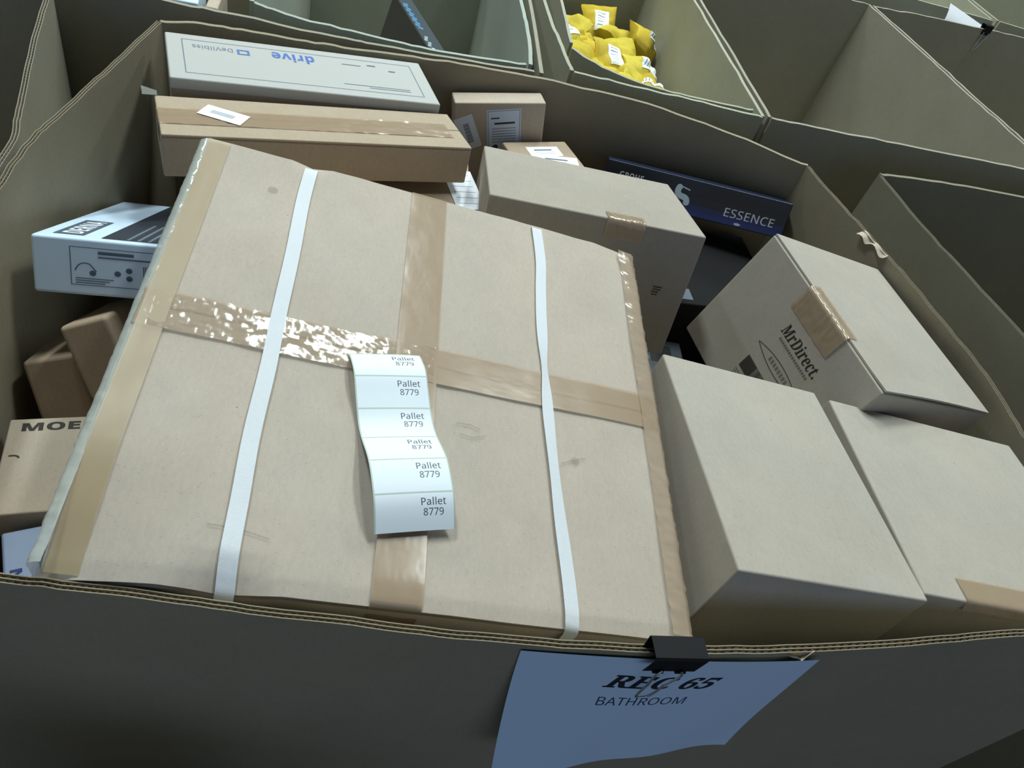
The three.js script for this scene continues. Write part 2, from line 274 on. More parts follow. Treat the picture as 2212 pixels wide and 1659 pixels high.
const binB = thing('cardboard_bin', 'empty brown cardboard bin between the yellow bags and the far bin with the black clip', 'bin');
panel(binB, [[1.36, -0.702], [1.261, -0.696], [0.975, -0.680], [0.725, -0.662], [0.574, -0.655]], { mat: M.bin, n: 30 });
panel(binB, [[0.572, -0.66], [0.572, -1.2], [0.566, -1.71]], { mat: M.bin, n: 20 });
panel(binB, [[0.566, -1.71], [0.9, -1.725], [1.285, -1.715]], { mat: M.bin, n: 20 });
panel(binB, [[1.285, -1.715], [1.316, -1.365], [1.334, -1.108], [1.355, -0.866], [1.362, -0.705]], { mat: M.bin, n: 30 });
binFloor(binB, 0.58, 1.28, -1.70, -0.70, M.bin);
const binC = thing('cardboard_bin', 'open brown cardboard bin at upper right with a black binder clip on its far rim', 'bin');
panel(binC, [[1.378, -0.73], [1.372, -0.866], [1.351, -1.108], [1.333, -1.365], [1.303, -1.716]], { mat: M.bin, n: 30 });
panel(binC, [[1.303, -1.716], [1.40, -1.735], [1.536, -1.768], [1.785, -1.806], [1.992, -1.839], [2.55, -1.87]], { mat: M.bin, n: 30 });
panel(binC, [[2.55, -1.865], [2.57, -1.3], [2.56, -0.73]], { mat: M.bin, n: 16 });
panel(binC, [[2.56, -0.725], [2.0, -0.73], [1.38, -0.725]], { mat: M.bin, n: 16 });
binFloor(binC, 1.40, 2.53, -1.70, -0.75, M.bin);
// a third row: near panels only in view
for (const [x0, x1, z0, z1, label] of [[0.62, 1.93, -1.96, -3.0, 'cardboard bin in the third row behind the far clip, only its near side in view'], [1.965, 3.3, -1.97, -3.0, 'brown cardboard bin at the top right corner of the photo, right of the dark gap'], [-0.9, 0.56, -1.9, -3.0, 'brown cardboard bin in the third row behind the pale sleeve and the yellow bags']]) {
  const b = thing('cardboard_bin', label, 'bin');
  panel(b, [[x1, z0], [(x0 + x1) / 2, z0 + 0.01], [x0, z0]], { mat: M.binOlive, n: 16 }); panel(b, [[x0, z0 - 0.01], [x0, z1]], { mat: M.binOlive, n: 8 });
  panel(b, [[x0, z1], [x1, z1]], { mat: M.binOlive, n: 8 }); panel(b, [[x1, z1], [x1, z0 - 0.01]], { mat: M.binOlive, n: 8 }); binFloor(b, x0 + 0.01, x1 - 0.01, z1 + 0.01, z0 - 0.01, M.binOlive);
}

// ---------------------------------------------------------------- cartons
const BOX = {
  main: { p: [-0.2118, 0.0636, 0.1690], a: [-1.24, 5.63, -5.37], d: [0.5725, 0.6230, 0.5495] },
  ra: { p: [0.1957, 0.0822, 0.3502], a: [0.38, -4.38, -7.24], d: [0.2385, 0.5910, 0.3183] },
  rb: { p: [0.5309, 0.4227, 0.3317], a: [-2.87, -4.28, -4.63], d: [0.3093, 0.2200, 0.2987] },
  mid: { p: [0.1178, 0.4266, -0.2143], a: [-2.89, -13.33, 0.94], d: [0.3464, 0.2182, 0.2517] },
  faucet: { p: [0.5005, 0.4364, -0.0163], a: [12.62, 3.11, -14.51], d: [0.2801, 0.2214, 0.3186] },
  drive: { p: [-0.3612, 0.5759, -0.4251], a: [16.31, -0.59, -1.85], d: [0.4214, 0.0850, 0.1495] },
  tape: { p: [-0.3186, 0.5887, -0.2757], a: [18.41, -5.11, -1.13], d: [0.4562, 0.0632, 0.1235] },
  up: { p: [0.0110, 0.4310, -0.5309], a: [6.23, -4.83, 8.78], d: [0.1735, 0.2000, 0.0483] },
  white: { p: [-0.5404, 0.4672, -0.0949], a: [0.62, -28.06, 3.35], d: [0.1580, 0.0708, 0.3566] },
  lab: { p: [0.0994, 0.2761, -0.4455], a: [16.66, -3.47, 3.39], d: [0.1326, 0.3000, 0.1146] },
  grohe: { p: [0.4004, 0.5131, -0.4577], a: [-14.34, -20.98, 4.47], d: [0.3755, 0.0704, 0.0500] },
  moen: { p: [-0.5552, 0.3211, 0.2349], a: [9.89, 2.47, 3.20], d: [0.1040, 0.1200, 0.1350] },
  tw1: { p: [-0.5085, 0.4270, 0.0838], a: [-5.55, -28.39, 27.18], d: [0.0600, 0.1000, 0.1400] },
  tw2: { p: [-0.5734, 0.3619, 0.0990], a: [4.47, -29.03, 14.60], d: [0.0650, 0.1000, 0.1300] },
  blue: { p: [-0.5373, 0.3062, 0.3796], a: [22.40, -1.53, -1.96], d: [0.0550, 0.1200, 0.1200] },
  under: { p: [-0.255, 0.014, -0.27], a: [0, 0, 0], d: [0.37, 0.556, 0.31] },
  dark1: { p: [0.432, 0.014, -0.340], a: [4, 0, 0], d: [0.24, 0.463, 0.245] },
  dark2: { p: [0.322, 0.014, -0.105], a: [-3, 0, 0], d: [0.10, 0.375, 0.20] },
};
// a closed carton: body, and on request two top flaps meeting in a seam along x or z
function carton(key, name, label, mat, { seam, r = 0.003, gap = 0.0016, group, category = 'box' } = {}) {
  const { p, a, d } = BOX[key], t = thing(name, label, category, p, a, group), ft = 0.004;
  const bh = seam ? d[1] - ft : d[1], g = rbox(d[0], bh, d[2], r); g.translate(0, bh / 2, 0); part('body', g, mat, t);
  if (seam) for (const s of [-1, 1]) {
    const w = seam === 'x' ? d[0] : d[0] / 2 - gap / 2, e = seam === 'x' ? d[2] / 2 - gap / 2 : d[2], f = rbox(w, ft, e, 0.0018);
    f.translate(seam === 'x' ? 0 : s * (w + gap) / 2, d[1] - ft / 2, seam === 'x' ? s * (e + gap) / 2 : 0); part('top_flap', f, mat, t);
  }
  t.userData.size = undefined; delete t.userData.size; return t;
}
// tape laid over a box from points [x,y,z] with width direction w; crinkled by amp
function ribbon(pts, wdir, width, { amp = 0, n = 60, m = 8, freq = 60, s = 71, taper } = {}) {
  const P = pts.map((p) => new THREE.Vector3(...p)), L = [0]; for (let i = 1; i < P.length; i++) L.push(L[i - 1] + P[i].distanceTo(P[i - 1]));
  const tot = L[L.length - 1], wd = new THREE.Vector3(...wdir).normalize();
  const at = (q) => { const l = q * tot; let i = 1; while (i < P.length - 1 && L[i] < l) i++; const f = (l - L[i - 1]) / (L[i] - L[i - 1]); return P[i - 1].clone().lerp(P[i], f); };
  return sheet(n, m, (u, v) => {
    const c = at(u), e = at(Math.min(1, u + 0.01)), b = at(Math.max(0, u - 0.01)), tan = e.sub(b).normalize(), nn = new THREE.Vector3().crossVectors(tan, wd).normalize(); if (nn.y < -0.1) nn.negate();
    const k = amp * vnoise(u * tot * freq, v * width * freq * 2.0, s) , ww = width * (taper ? taper(u) : 1);
    c.addScaledVector(wd, (v - 0.5) * ww).addScaledVector(nn, k); return [c.x, c.y, c.z];
  }, tot, width);
}

// the big strapped carton
{
  const { d } = BOX.main, [w, h, e] = d, ft = 0.004, hw = w / 2, he = e / 2;
  const t = thing('shipping_carton', 'large brown carton at the front of the bin, bound with two white straps', 'box', BOX.main.p, BOX.main.a);
  // two flaps meeting in a seam that runs along x, a little bowed and dented, the near left corner crushed down
  const dip = (x, z) => {
    let y = 0.0022 * (vnoise(x * 9 + 5, z * 9 + 5, 81) - 0.5) * 2 + 0.0009 * (vnoise(x * 40, z * 30, 82) - 0.5);
    const q = Math.hypot(x + hw, z - he); y += 0.0016 * Math.sin((z * 1.0 + x * 0.35) * 620) * Math.max(0, 1 - (x + hw) / 0.06) * Math.max(0, 1 - (he - z) / 0.08); y -= 0.024 * Math.max(0, 1 - q / 0.13) ** 1.7; y -= 0.012 * Math.max(0, 1 - Math.abs(z - he) / 0.03) * Math.max(0, 1 - Math.abs(x + 0.15) / 0.05);
    y -= 0.008 * Math.max(0, 1 - Math.hypot(x - hw, z + he) / 0.06); y -= 0.006 * Math.max(0, 1 - Math.abs(z + he) / 0.02) * Math.max(0, 1 - Math.abs(x + 0.158) / 0.025);
    y -= 0.003 * Math.max(0, 1 - Math.abs(z - he) / 0.014) + 0.002 * Math.max(0, 1 - Math.abs(Math.abs(x) - hw) / 0.01); return y;
  };
  {
    const bg = new THREE.BoxGeometry(w - 0.001, h, e - 0.001, 72, 4, 72), p = bg.attributes.position;
    for (let i = 0; i < p.count; i++) { const f = (p.getY(i) + h / 2) / h; p.setY(i, p.getY(i) + h / 2 + (f > 0.99 ? dip(p.getX(i), p.getZ(i)) - ft - 0.001 : 0)); }
    bg.computeVertexNormals(); part('body', uvBox(bg), M.carton, t);
  }
  const seamZ = (x) => 0.003 + 0.004 * Math.sin(x * 9);
  for (const s of [-1, 1]) {
    part('top_flap', slab(90, 46, (u, v) => {
      const x = -hw + 0.001 + u * (w - 0.002), zs = seamZ(x) + s * 0.0011, z0 = s < 0 ? -he + 0.001 : zs, z1 = s < 0 ? zs : he - 0.001, z = z1 + (z0 - z1) * v;
      return [x, h + 0.001 + dip(x, z) + (s < 0 ? 0.0012 : 0), z];
    }, ft, w, e / 2), M.carton, t);
  }
  const top = (x, z) => h + 0.0026 + dip(x, z) + 0.0006;
  const overTop = (xa, za, xb, zb, lift = 0, n = 24) => Array.from({ length: n + 1 }, (_, i) => { const x = xa + (xb - xa) * i / n, z = za + (zb - za) * i / n; return [x, top(x, z) + lift, z]; });
  // tape along the seam, crinkled on the left half; then tape along z
  part('tape', ribbon([[-hw - 0.002, h - 0.06, 0.004], ...overTop(-hw + 0.002, 0.004, 0.012, 0.004, 0.0004)], [0, 0, 1], 0.049, { amp: 0.0011, n: 200, m: 12, freq: 120 }), M.tapeClear, t, 'crinkled glossy tape along the seam');
  part('tape', ribbon([...overTop(0.008, 0.004, hw - 0.002, 0.005, 0.0002), [hw + 0.002, h - 0.06, 0.005]], [0, 0, 1], 0.048, { amp: 0.0002, n: 80 }), M.tape, t);
  part('tape', ribbon([[-0.009, h - 0.05, -he - 0.002], ...overTop(-0.009, -he + 0.002, -0.006, he - 0.002, 0.0008), [-0.006, h - 0.06, he + 0.002]], [1, 0, 0], 0.046, { amp: 0.0003, n: 120 }), M.tape, t);
  part('tape', ribbon([[-hw - 0.002, h - 0.075, 0], [-hw - 0.0055, h - 0.010, 0], [-hw - 0.004, h - 0.002, 0], [-hw + 0.003, h + 0.0022, 0], [-hw + 0.006, h + 0.0026, 0]], [0, 0, 1], e * 0.985, { amp: 0.0016, n: 24, m: 120, freq: 90, s: 74 }), M.tapeEdge, t, 'silvery clear tape wrapped over the left edge');
  part('tape', ribbon([...overTop(-hw + 0.003, -he + 0.004, -hw + 0.003, he - 0.004, 0.0016, 60)].map(([x, y, z]) => [x + 0.0145, Math.max(y, top(x + 0.0145, z) + 0.0012), z]), [1, 0, 0], 0.025, { amp: 0.0004, n: 140 }), M.tapeYellow, t);
  part('tape', ribbon([...overTop(hw - 0.024, 0, hw - 0.001, 0, 0.0003, 4).map(([x, y]) => [x, y, 0]), [hw + 0.0025, h - 0.004, 0], [hw + 0.0015, h - 0.07, 0]], [0, 0, 1], e * 0.98, { amp: 0.002, n: 24, m: 120, freq: 90, s: 76 }), M.tapeClear, t, 'clear tape wrapped over the right edge');
  // straps
  const strap = (pts, tw) => {
    const mid = Array.from({ length: 61 }, (_, i) => spline(pts, i / 60)), e1 = pts[pts.length - 1][0];
    const full = [[pts[0][0], -he - 0.003, h - 0.30], [pts[0][0], -he - 0.004, h - 0.008], ...mid.map(([x, z], i) => [x, z, i === 0 ? h - 0.002 : top(x, z) + 0.0022]), [e1, he + 0.003, top(e1, he - 0.001) - 0.002], [e1, he + 0.005, h - 0.022], [e1 + 0.002, he + 0.003, h - 0.25]].map(([x, z, y]) => [x, y, z]);
    return part('strap', ribbon(full, [1, 0, 0], 0.0155, { n: 260, m: 2, taper: tw }), M.strap, t);
  };
  strap([[-0.159, -0.271], [-0.160, -0.203], [-0.157, -0.109], [-0.156, -0.024], [-0.154, 0.05], [-0.154, 0.127], [-0.151, 0.194], [-0.149, 0.245], [-0.146, 0.2735]]);
  strap([[0.139, -0.271], [0.143, -0.205], [0.141, -0.146], [0.140, -0.083], [0.143, 0.038], [0.149, 0.141], [0.156, 0.225], [0.158, 0.2735]], (u) => 0.9 - 0.42 * Math.exp(-(((u - 0.50) / 0.03) ** 2)) - 0.2 * Math.exp(-(((u - 0.62) / 0.05) ** 2)));
  // scratches and scuffs on the board
  const scuff = print(512, 512, (x) => { x.strokeStyle = 'rgba(80,62,44,0.42)'; x.lineWidth = 1.2; for (const l of [[296, 326, 310, 325, 322, 329], [300, 338, 314, 340, 328, 335], [84, 470, 110, 471, 136, 476], [412, 352, 424, 346, 440, 341], [90, 50, 104, 46]]) { x.beginPath(); x.moveTo(l[0], l[1]); for (let i = 2; i < l.length; i += 2) x.lineTo(l[i], l[i + 1]); x.stroke(); } x.fillStyle = 'rgba(90,70,50,0.18)'; for (const [a, b, r] of [[428, 346, 5], [60, 52, 6]]) { x.beginPath(); x.arc(a, b, r, 0, 7); x.fill(); } });
  part('scuff_marks', sheet(40, 40, (u, v) => { const x = -hw + 0.03 + u * (w - 0.06), z = he - 0.01 - v * (e - 0.02); return [x, top(x, z) + 0.0001, z]; }), scuff, t);
  // strip of six stickers on the box, curling up
  const st = thing('label_strip', 'curling strip of white stickers printed Pallet 8779, lying on the large strapped carton', 'label', BOX.main.p, BOX.main.a);
  // profile along the strip: climb angle of each sticker, sampled smoothly
  const ang = [24, 17, -10, -11, -8, 12, 26, 22, 2, -6, -26, -34], seg = 0.036 / 2, prof = [[0, 0]];
  for (let i = 0; i < 96; i++) { const a = spline(ang.map((q) => [q]), i / 95)[0], l = prof[prof.length - 1]; prof.push([l[0] + Math.cos(R(a)) * seg * 12 / 96, l[1] + Math.sin(R(a)) * seg * 12 / 96]); }
  const minH = Math.min(...prof.map((q) => q[1])), end = prof[96][1];
  const ca = Math.cos(R(13)), sa = Math.sin(R(13)), wS = 0.0765, mat = print(256, 160, (x, w2, h2) => {
    x.fillStyle = '#c9d2c4'; x.fillRect(0, 0, w2, 7); x.fillRect(0, 0, 5, h2); x.fillRect(w2 - 4, 0, 4, h2); x.fillStyle = '#3f4552';
    fitText(x, 'Pallet', 'SIZE sans-serif', 186, 42, 84, 30); fitText(x, '8779', 'SIZE sans-serif', 186, 84, 68, 30);
  }, '#fbfdff', 0.55);
  mat.color.setRGB(0.84, 0.9, 0.93);
  for (let k = 0; k < 6; k++) {
    part('sticker', sheet(4, 16, (u, v) => {
      const f = (k + (1 - v)) * 16, i = Math.min(95, Math.floor(f)), fr = f - i, zz = prof[i][0] + (prof[i + 1][0] - prof[i][0]) * fr, yy = prof[i][1] + (prof[i + 1][1] - prof[i][1]) * fr, lx = (u) * wS;
      return [-0.0795 + lx * ca + zz * sa, h + 0.0052 + yy - Math.min(0, minH) + 0.0006 * Math.sin(u * 3), 0.012 - lx * sa + zz * ca];
    }), mat, st);
  }
}
// twin cartons at the right front
{
  const t = carton('ra', 'brown_carton', 'plain brown carton beside the strapped carton, behind the clip on the front rim', M.grey);
  const u = carton('rb', 'brown_carton', 'plain brown carton in the right front corner, torn brown tape on its near edge', M.grey);
  const [w, h, e] = BOX.rb.d;
  part('tape', ribbon([[0.20, h + 0.0005, e / 2 - 0.030], [0.20, h + 0.001, e / 2 - 0.002], [0.20, h - 0.012, e / 2 + 0.004], [0.20, h - 0.014, e / 2 + 0.002]].map(([, y, z]) => [0.0, y, z]), [1, 0, 0], 0.20, { amp: 0.0012, n: 14, m: 40, freq: 120 }), M.tape, u);
  const mk = print(128, 64, (x) => { x.fillStyle = 'rgba(20,18,16,0.85)'; x.fillRect(8, 20, 90, 12); x.fillRect(30, 36, 60, 8); });
  lay('printed_mark', u, mk, 'front', [-0.02, h - 0.062, e / 2], 0.06, 0.03);
  // slit in the corner between the two tops is the real gap; a small torn lip
  void t;
}
// middle carton leaning behind the big one
{
  const t = carton('mid', 'brown_carton', 'brown carton leaning behind the strapped carton, small torn tape on its front edge', M.greyDull), [w, h, e] = BOX.mid.d;
  part('tape', ribbon([[0, h + 0.0006, e / 2 - 0.026], [0, h + 0.0012, e / 2 - 0.001], [0, h - 0.006, e / 2 + 0.0022], [0, h - 0.030, e / 2 + 0.0008]].map(([, y, z]) => [0.042, y, z]), [1, 0, 0], 0.062, { amp: 0.0016, n: 16, m: 30, freq: 130 }), M.tape, t);
  const mk = print(128, 128, (x) => { x.fillStyle = 'rgba(45,38,28,0.8)'; for (let i = 0; i < 4; i++) x.fillRect(10 + 6 * (i % 2), 10 + i * 26, 100 - 12 * i, 12); });
  lay('printed_mark', t, mk, 'front', [0.125, h - 0.105, e / 2], 0.02, 0.022);
}
// printed carton leaning on the right wall
{
  const t = carton('faucet', 'brown_carton', 'brown carton leaning on the bin\'s right side, black lettering and barcode on its left face', M.grey), [w, h, e] = BOX.faucet.d;
  const lid = slab(30, 40, (u, v) => { const x = -w / 2 + 0.002 + u * (w - 0.003), z = e / 2 - 0.001 - v * (e - 0.002); return [x, h + 0.0035 + 0.0035 * Math.max(0, 1 - v * 8) * Math.sin(u * 3.0 + 0.3), z]; }, 0.003, w, e);
  part('top_flap', lid, M.grey, t);
  part('tape', ribbon([[-w / 2 + 0.018, h + 0.0046, 0], [-w / 2 - 0.0002, h + 0.0046, 0], [-w / 2 - 0.0032, h + 0.001, 0], [-w / 2 - 0.0012, h - 0.040, 0]].map(([x, y]) => [x, y, 0.012]), [0, 0, 1], 0.105, { amp: 0.0012, n: 16, m: 40, freq: 120 }), M.tape, t);
  const pr = print(1024, 704, (x, W2, H2) => {
    x.fillStyle = 'rgba(26,24,20,0.9)'; x.strokeStyle = 'rgba(40,36,30,0.8)'; x.lineWidth = 5;
    fitText(x, 'MrDirect.', 'italic bold SIZE serif', 600, 208, 320, 60); x.globalAlpha = 0.5; for (let i = 0; i < 17; i++) x.fillRect(470 + i * 16, 254, 11, 15);
    x.globalAlpha = 0.8; x.beginPath(); x.moveTo(400, 362); x.quadraticCurveTo(600, 296, 800, 362); x.quadraticCurveTo(600, 424, 400, 362); x.stroke(); x.globalAlpha = 0.4; for (let i = 0; i < 8; i++) x.fillRect(515 + i * 22, 348, 15, 24);
    x.globalAlpha = 0.85; for (let i = 0; i < 26; i++) { const a = 420 + i * 10; x.fillRect(a, 446, i < 9 ? 9 : 3 + hash(i, 3, 5) * 6, 80); } x.globalAlpha = 0.5; for (let i = 0; i < 5; i++) x.fillRect(420, 546 + i * 14, 220 - i * 20, 6);
  });
  lay('printed_panel', t, pr, 'left', [-w / 2, h / 2, 0], e, h, 0, 0.0004);
}
// white lidded box along the back
{
  const { p, a, d } = BOX.drive, [w, h, e] = d, t = thing('lidded_box', 'long white lidded box with blue print lying against the back of the bin', 'box', p, a);
  const b = rbox(w - 0.006, h - 0.016, e - 0.006); b.translate(0, (h - 0.016) / 2, 0); part('body', b, M.dull, t, 'brown lower box');
  const l = rbox(w, 0.018, e, 0.003); l.translate(0, h - 0.009, 0); part('lid', l, M.cream, t, 'white lid');
  const pr = print(1400, 500, (x, W2, H2) => {
    x.translate(W2, H2); x.rotate(Math.PI); x.strokeStyle = 'rgba(110,125,140,0.75)'; x.lineWidth = 5; x.strokeRect(70, 60, W2 - 140, H2 - 120);
    x.fillStyle = 'rgba(70,110,190,0.95)'; fitText(x, 'drive', 'bold SIZE sans-serif', 760, 365, 240, 90);
    x.strokeStyle = 'rgba(80,115,180,0.95)'; x.lineWidth = 12; x.strokeRect(1000, 335, 52, 46); x.fillStyle = 'rgba(110,125,150,0.8)'; fitText(x, 'DeVilbiss', 'SIZE sans-serif', 1180, 365, 210, 44);
    x.fillStyle = 'rgba(90,105,125,0.8)'; x.fillRect(180, 330, 40, 14); x.fillRect(290, 375, 50, 14); x.fillRect(380, 360, 110, 8); x.fillRect(140, 100, 240, 6); x.fillRect(140, 120, 380, 6);
  });
  lay('printed_panel', t, pr, 'top', [0, h, 0], w * 0.985, e * 0.97, 0, 0.0004);
}
// long taped carton in front of it
{
  const t = carton('tape', 'long_carton', 'long low brown carton with glossy tape and a white sticker along its top', M.carton2, { seam: 'x' }), [w, h, e] = BOX.tape.d;
  part('tape', ribbon([[-w / 2 - 0.001, h - 0.03, 0.005], [-w / 2 - 0.0005, h + 0.0004, 0.005], [w / 2 - 0.02, h + 0.0006, 0.005]], [0, 0, 1], 0.049, { amp: 0.0014, n: 160, m: 10, freq: 90 }), M.tape, t);
  const lb = print(128, 200, (x) => { x.fillStyle = '#5d6675'; for (let i = 0; i < 22; i++) x.fillRect(44, 40 + i * 5, 40, i % 3 ? 3 : 2); }, '#f4f7fb');
  lay('sticker', t, lb, 'top', [-0.140, h + 0.001, -0.004], 0.036, 0.064, 58, 0.0012, 'white sticker');
  part('plastic_scrap', sheet(6, 4, (u, v) => [-w / 2 - 0.016 + u * 0.02, h + 0.002 + 0.006 * (1 - u) * (1 - v), -e / 2 - 0.012 + v * 0.016]), M.tapeEdge, t);
}
{
  const t = carton('up', 'brown_carton', 'small upright brown carton at the back of the bin, two white labels on its front', M.pale), [w, h, e] = BOX.up.d;
  const a = print(200, 280, (x) => { x.strokeStyle = '#6c7686'; x.lineWidth = 3; x.strokeRect(8, 8, 184, 264); x.fillStyle = '#2f3746'; x.fillRect(24, 46, 50, 8); x.fillRect(44, 76, 120, 12); x.globalAlpha = 0.45; for (let i = 0; i < 6; i++) x.fillRect(30, 110 + i * 16, 140, 5); x.globalAlpha = 1; x.fillRect(28, 216, 34, 20); x.beginPath(); x.arc(50, 222, 14, 0, 7); x.fill(); }, '#d3deef');
  lay('sticker', t, a, 'front', [0.0095, h - 0.058, e / 2], 0.066, 0.092, 4, 0.0005, 'white printed label');
  const b = print(120, 200, (x) => { x.fillStyle = '#4c5666'; for (let i = 0; i < 24; i++) x.fillRect(44, 44 + i * 5, 36, i % 4 ? 3 : 2); }, '#dfe7f3');
  lay('sticker', t, b, 'front', [-0.060, h - 0.058, e / 2], 0.036, 0.066, 20, 0.0005, 'white barcode sticker');
}
{
  const t = carton('lab', 'brown_carton', 'small brown carton with two overlapping white labels on its top, behind the leaning carton', M.tan), [w, h, e] = BOX.lab.d;
  const f = () => print(200, 100, (x) => { x.fillStyle = '#556070'; x.fillRect(40, 28, 110, 12); x.globalAlpha = 0.4; for (let i = 0; i < 3; i++) x.fillRect(40, 52 + i * 12, 120, 4); }, '#f2f7fb');
  lay('sticker', t, f(), 'top', [0.006, h, -0.018], 0.066, 0.036, 0, 0.0005); lay('sticker', t, f(), 'top', [0.018, h, 0.020], 0.080, 0.040, -14, 0.0009);
}
// navy carton
{
  const t = carton('grohe', 'navy_carton', 'flat navy blue carton with white lettering and a tap picture, leaning at the back right', M.navy, { r: 0.002 }), [w, h, e] = BOX.grohe.d;
  const pr = print(1408, 264, (x, W2, H2) => {
    const g = ['#10131c', '#151b30', '#1a2b66', '#1d3480']; g.forEach((c, i) => { x.fillStyle = c; x.fillRect(0, [0, 120, 180, 226][i], W2, H2); });
    x.fillStyle = '#dfe8f4'; fitText(x, 'GROHE', 'bold SIZE sans-serif', 190, 84, 190, 50); x.strokeStyle = '#b8c6dc'; x.lineWidth = 8; for (let i = 0; i < 3; i++) { x.beginPath(); x.moveTo(100, 128 + i * 18); x.bezierCurveTo(150, 108 + i * 18, 220, 148 + i * 18, 280, 126 + i * 18); x.stroke(); }
    fitText(x, 'ESSENCE', 'SIZE sans-serif', 1130, 172, 400, 66);
    x.strokeStyle = '#cfe4ee'; x.lineWidth = 46; x.lineCap = 'round'; x.beginPath(); x.moveTo(560, 70); x.quadraticCurveTo(540, 130, 600, 136); x.quadraticCurveTo(640, 140, 640, 176); x.stroke(); x.lineWidth = 10; x.beginPath(); x.moveTo(570, 60); x.lineTo(640, 76); x.stroke();
    x.fillStyle = '#dfe8f4'; x.beginPath(); x.ellipse(1060, 246, 26, 10, 0, 0, 7); x.fill();
  }, '#10131c', 0.35);
  lay('printed_panel', t, pr, 'front', [0, h / 2, e / 2], w - 0.004, h - 0.004, 0, 0.0004);
}
// white box on the left
{
  const t = carton('white', 'white_box', 'glossy white box with a black panel on its lid, wedged at the bin\'s left side', M.gloss, { r: 0.004 }), [w, h, e] = BOX.white.d;
  const top = print(400, 900, (x, W2, H2) => {
    x.fillStyle = '#232c36'; x.beginPath(); x.moveTo(190, 880); x.lineTo(400, 880); x.lineTo(400, 0); x.lineTo(190, 0); x.closePath(); x.fill();
    x.fillStyle = '#a9b6c2'; x.globalAlpha = 0.5; for (let i = 0; i < 4; i++) x.fillRect(262 + i * 32, 540, 10, 330); x.globalAlpha = 1;
    x.fillStyle = '#4c5866'; x.fillRect(40, 560, 92, 300); x.save(); x.translate(86, 710); x.rotate(-Math.PI / 2); x.fillStyle = '#e4ebf2'; fitText(x, 'DERNA', 'bold SIZE sans-serif', 0, 0, 260, 60); x.restore();
  });
  lay('printed_panel', t, top, 'top', [0, h, 0], w - 0.006, e - 0.006, 0, 0.0004);
  const fr = print(640, 300, (x) => {
    x.strokeStyle = 'rgba(50,62,85,0.8)'; x.lineWidth = 4; x.strokeRect(170, 36, 600, 216); x.fillStyle = 'rgba(60,72,95,0.75)'; x.fillRect(300, 52, 170, 18); x.fillRect(300, 82, 270, 9);
    x.lineWidth = 6; x.beginPath(); x.moveTo(190, 170); x.quadraticCurveTo(210, 110, 260, 130); x.lineTo(290, 170); x.stroke(); for (const [a, b] of [[272, 180], [390, 172], [445, 150], [445, 196]]) { x.beginPath(); x.arc(a, b, 16, 0, 7); x.fill(); }
    for (let i = 0; i < 3; i++) x.fillRect(190, 210 + i * 13, 180 - 20 * i, 6); for (let i = 0; i < 14; i++) x.fillRect(512 + i * 9, 118, 5, 86);
  });
  lay('printed_panel', t, fr, 'front', [0, h / 2, e / 2], w - 0.004, h - 0.006, 0, 0.0004);
}
carton('tw1', 'brown_carton', 'small crumpled brown carton under the white box, the right one of the two', M.tan, { r: 0.006 });
carton('tw2', 'brown_carton', 'small brown carton under the white box, the left one against the bin side', M.tan, { r: 0.005 });
{
  const t = carton('moen', 'brown_carton', 'light brown carton with large grey capital letters, low at the left front', M.pale), [w, h, e] = BOX.moen.d;
  const pr = print(512, 740, (x) => { x.fillStyle = 'rgba(48,44,40,0.92)'; fitText(x, 'MOEN', '900 SIZE sans-serif', 268, 66, 480, 64); x.strokeStyle = 'rgba(45,40,34,0.8)'; x.lineWidth = 12; x.beginPath(); x.moveTo(0, 300); x.quadraticCurveTo(50, 290, 60, 320); x.stroke(); });
  lay('printed_panel', t, pr, 'top', [0.004, h, 0], w - 0.008, e - 0.004, 0, 0.0004);
}
{
  const t = carton('blue', 'white_box', 'small bluish white printed box at the left front corner of the bin', M.shadedBlue), [w, h, e] = BOX.blue.d;
  const pr = print(256, 560, (x) => { x.fillStyle = 'rgba(36,50,110,0.95)'; x.save(); x.translate(50, 440); x.rotate(-Math.PI / 2); fitText(x, 'MOEN', '900 SIZE sans-serif', 60, 0, 300, 56); x.restore(); x.strokeStyle = 'rgba(70,85,110,0.8)'; x.lineWidth = 14; x.beginPath(); x.moveTo(110, 200); x.quadraticCurveTo(160, 110, 200, 190); x.stroke(); x.fillStyle = 'rgba(90,105,125,0.8)'; x.fillRect(160, 180, 60, 200); });
  lay('printed_panel', t, pr, 'top', [0, h, 0], w - 0.004, e - 0.004, 0, 0.0004);
}
{
  const t = carton('under', 'brown_carton', 'tall brown carton under the long taped carton, a white sheet on its top', M.tan), [w, h, e] = BOX.under.d;
  const sh = print(120, 260, (x) => { x.fillStyle = '#8d98a8'; for (let i = 0; i < 6; i++) x.fillRect(16, 30 + i * 38, 88, 4); }, '#e9eff7');
  lay('paper_sheet', t, sh, 'top', [-0.08 + 0.255, h, -0.31 + 0.27 + 0.01], 0.052, 0.112, 14, 0.001, 'white printed sheet');
}
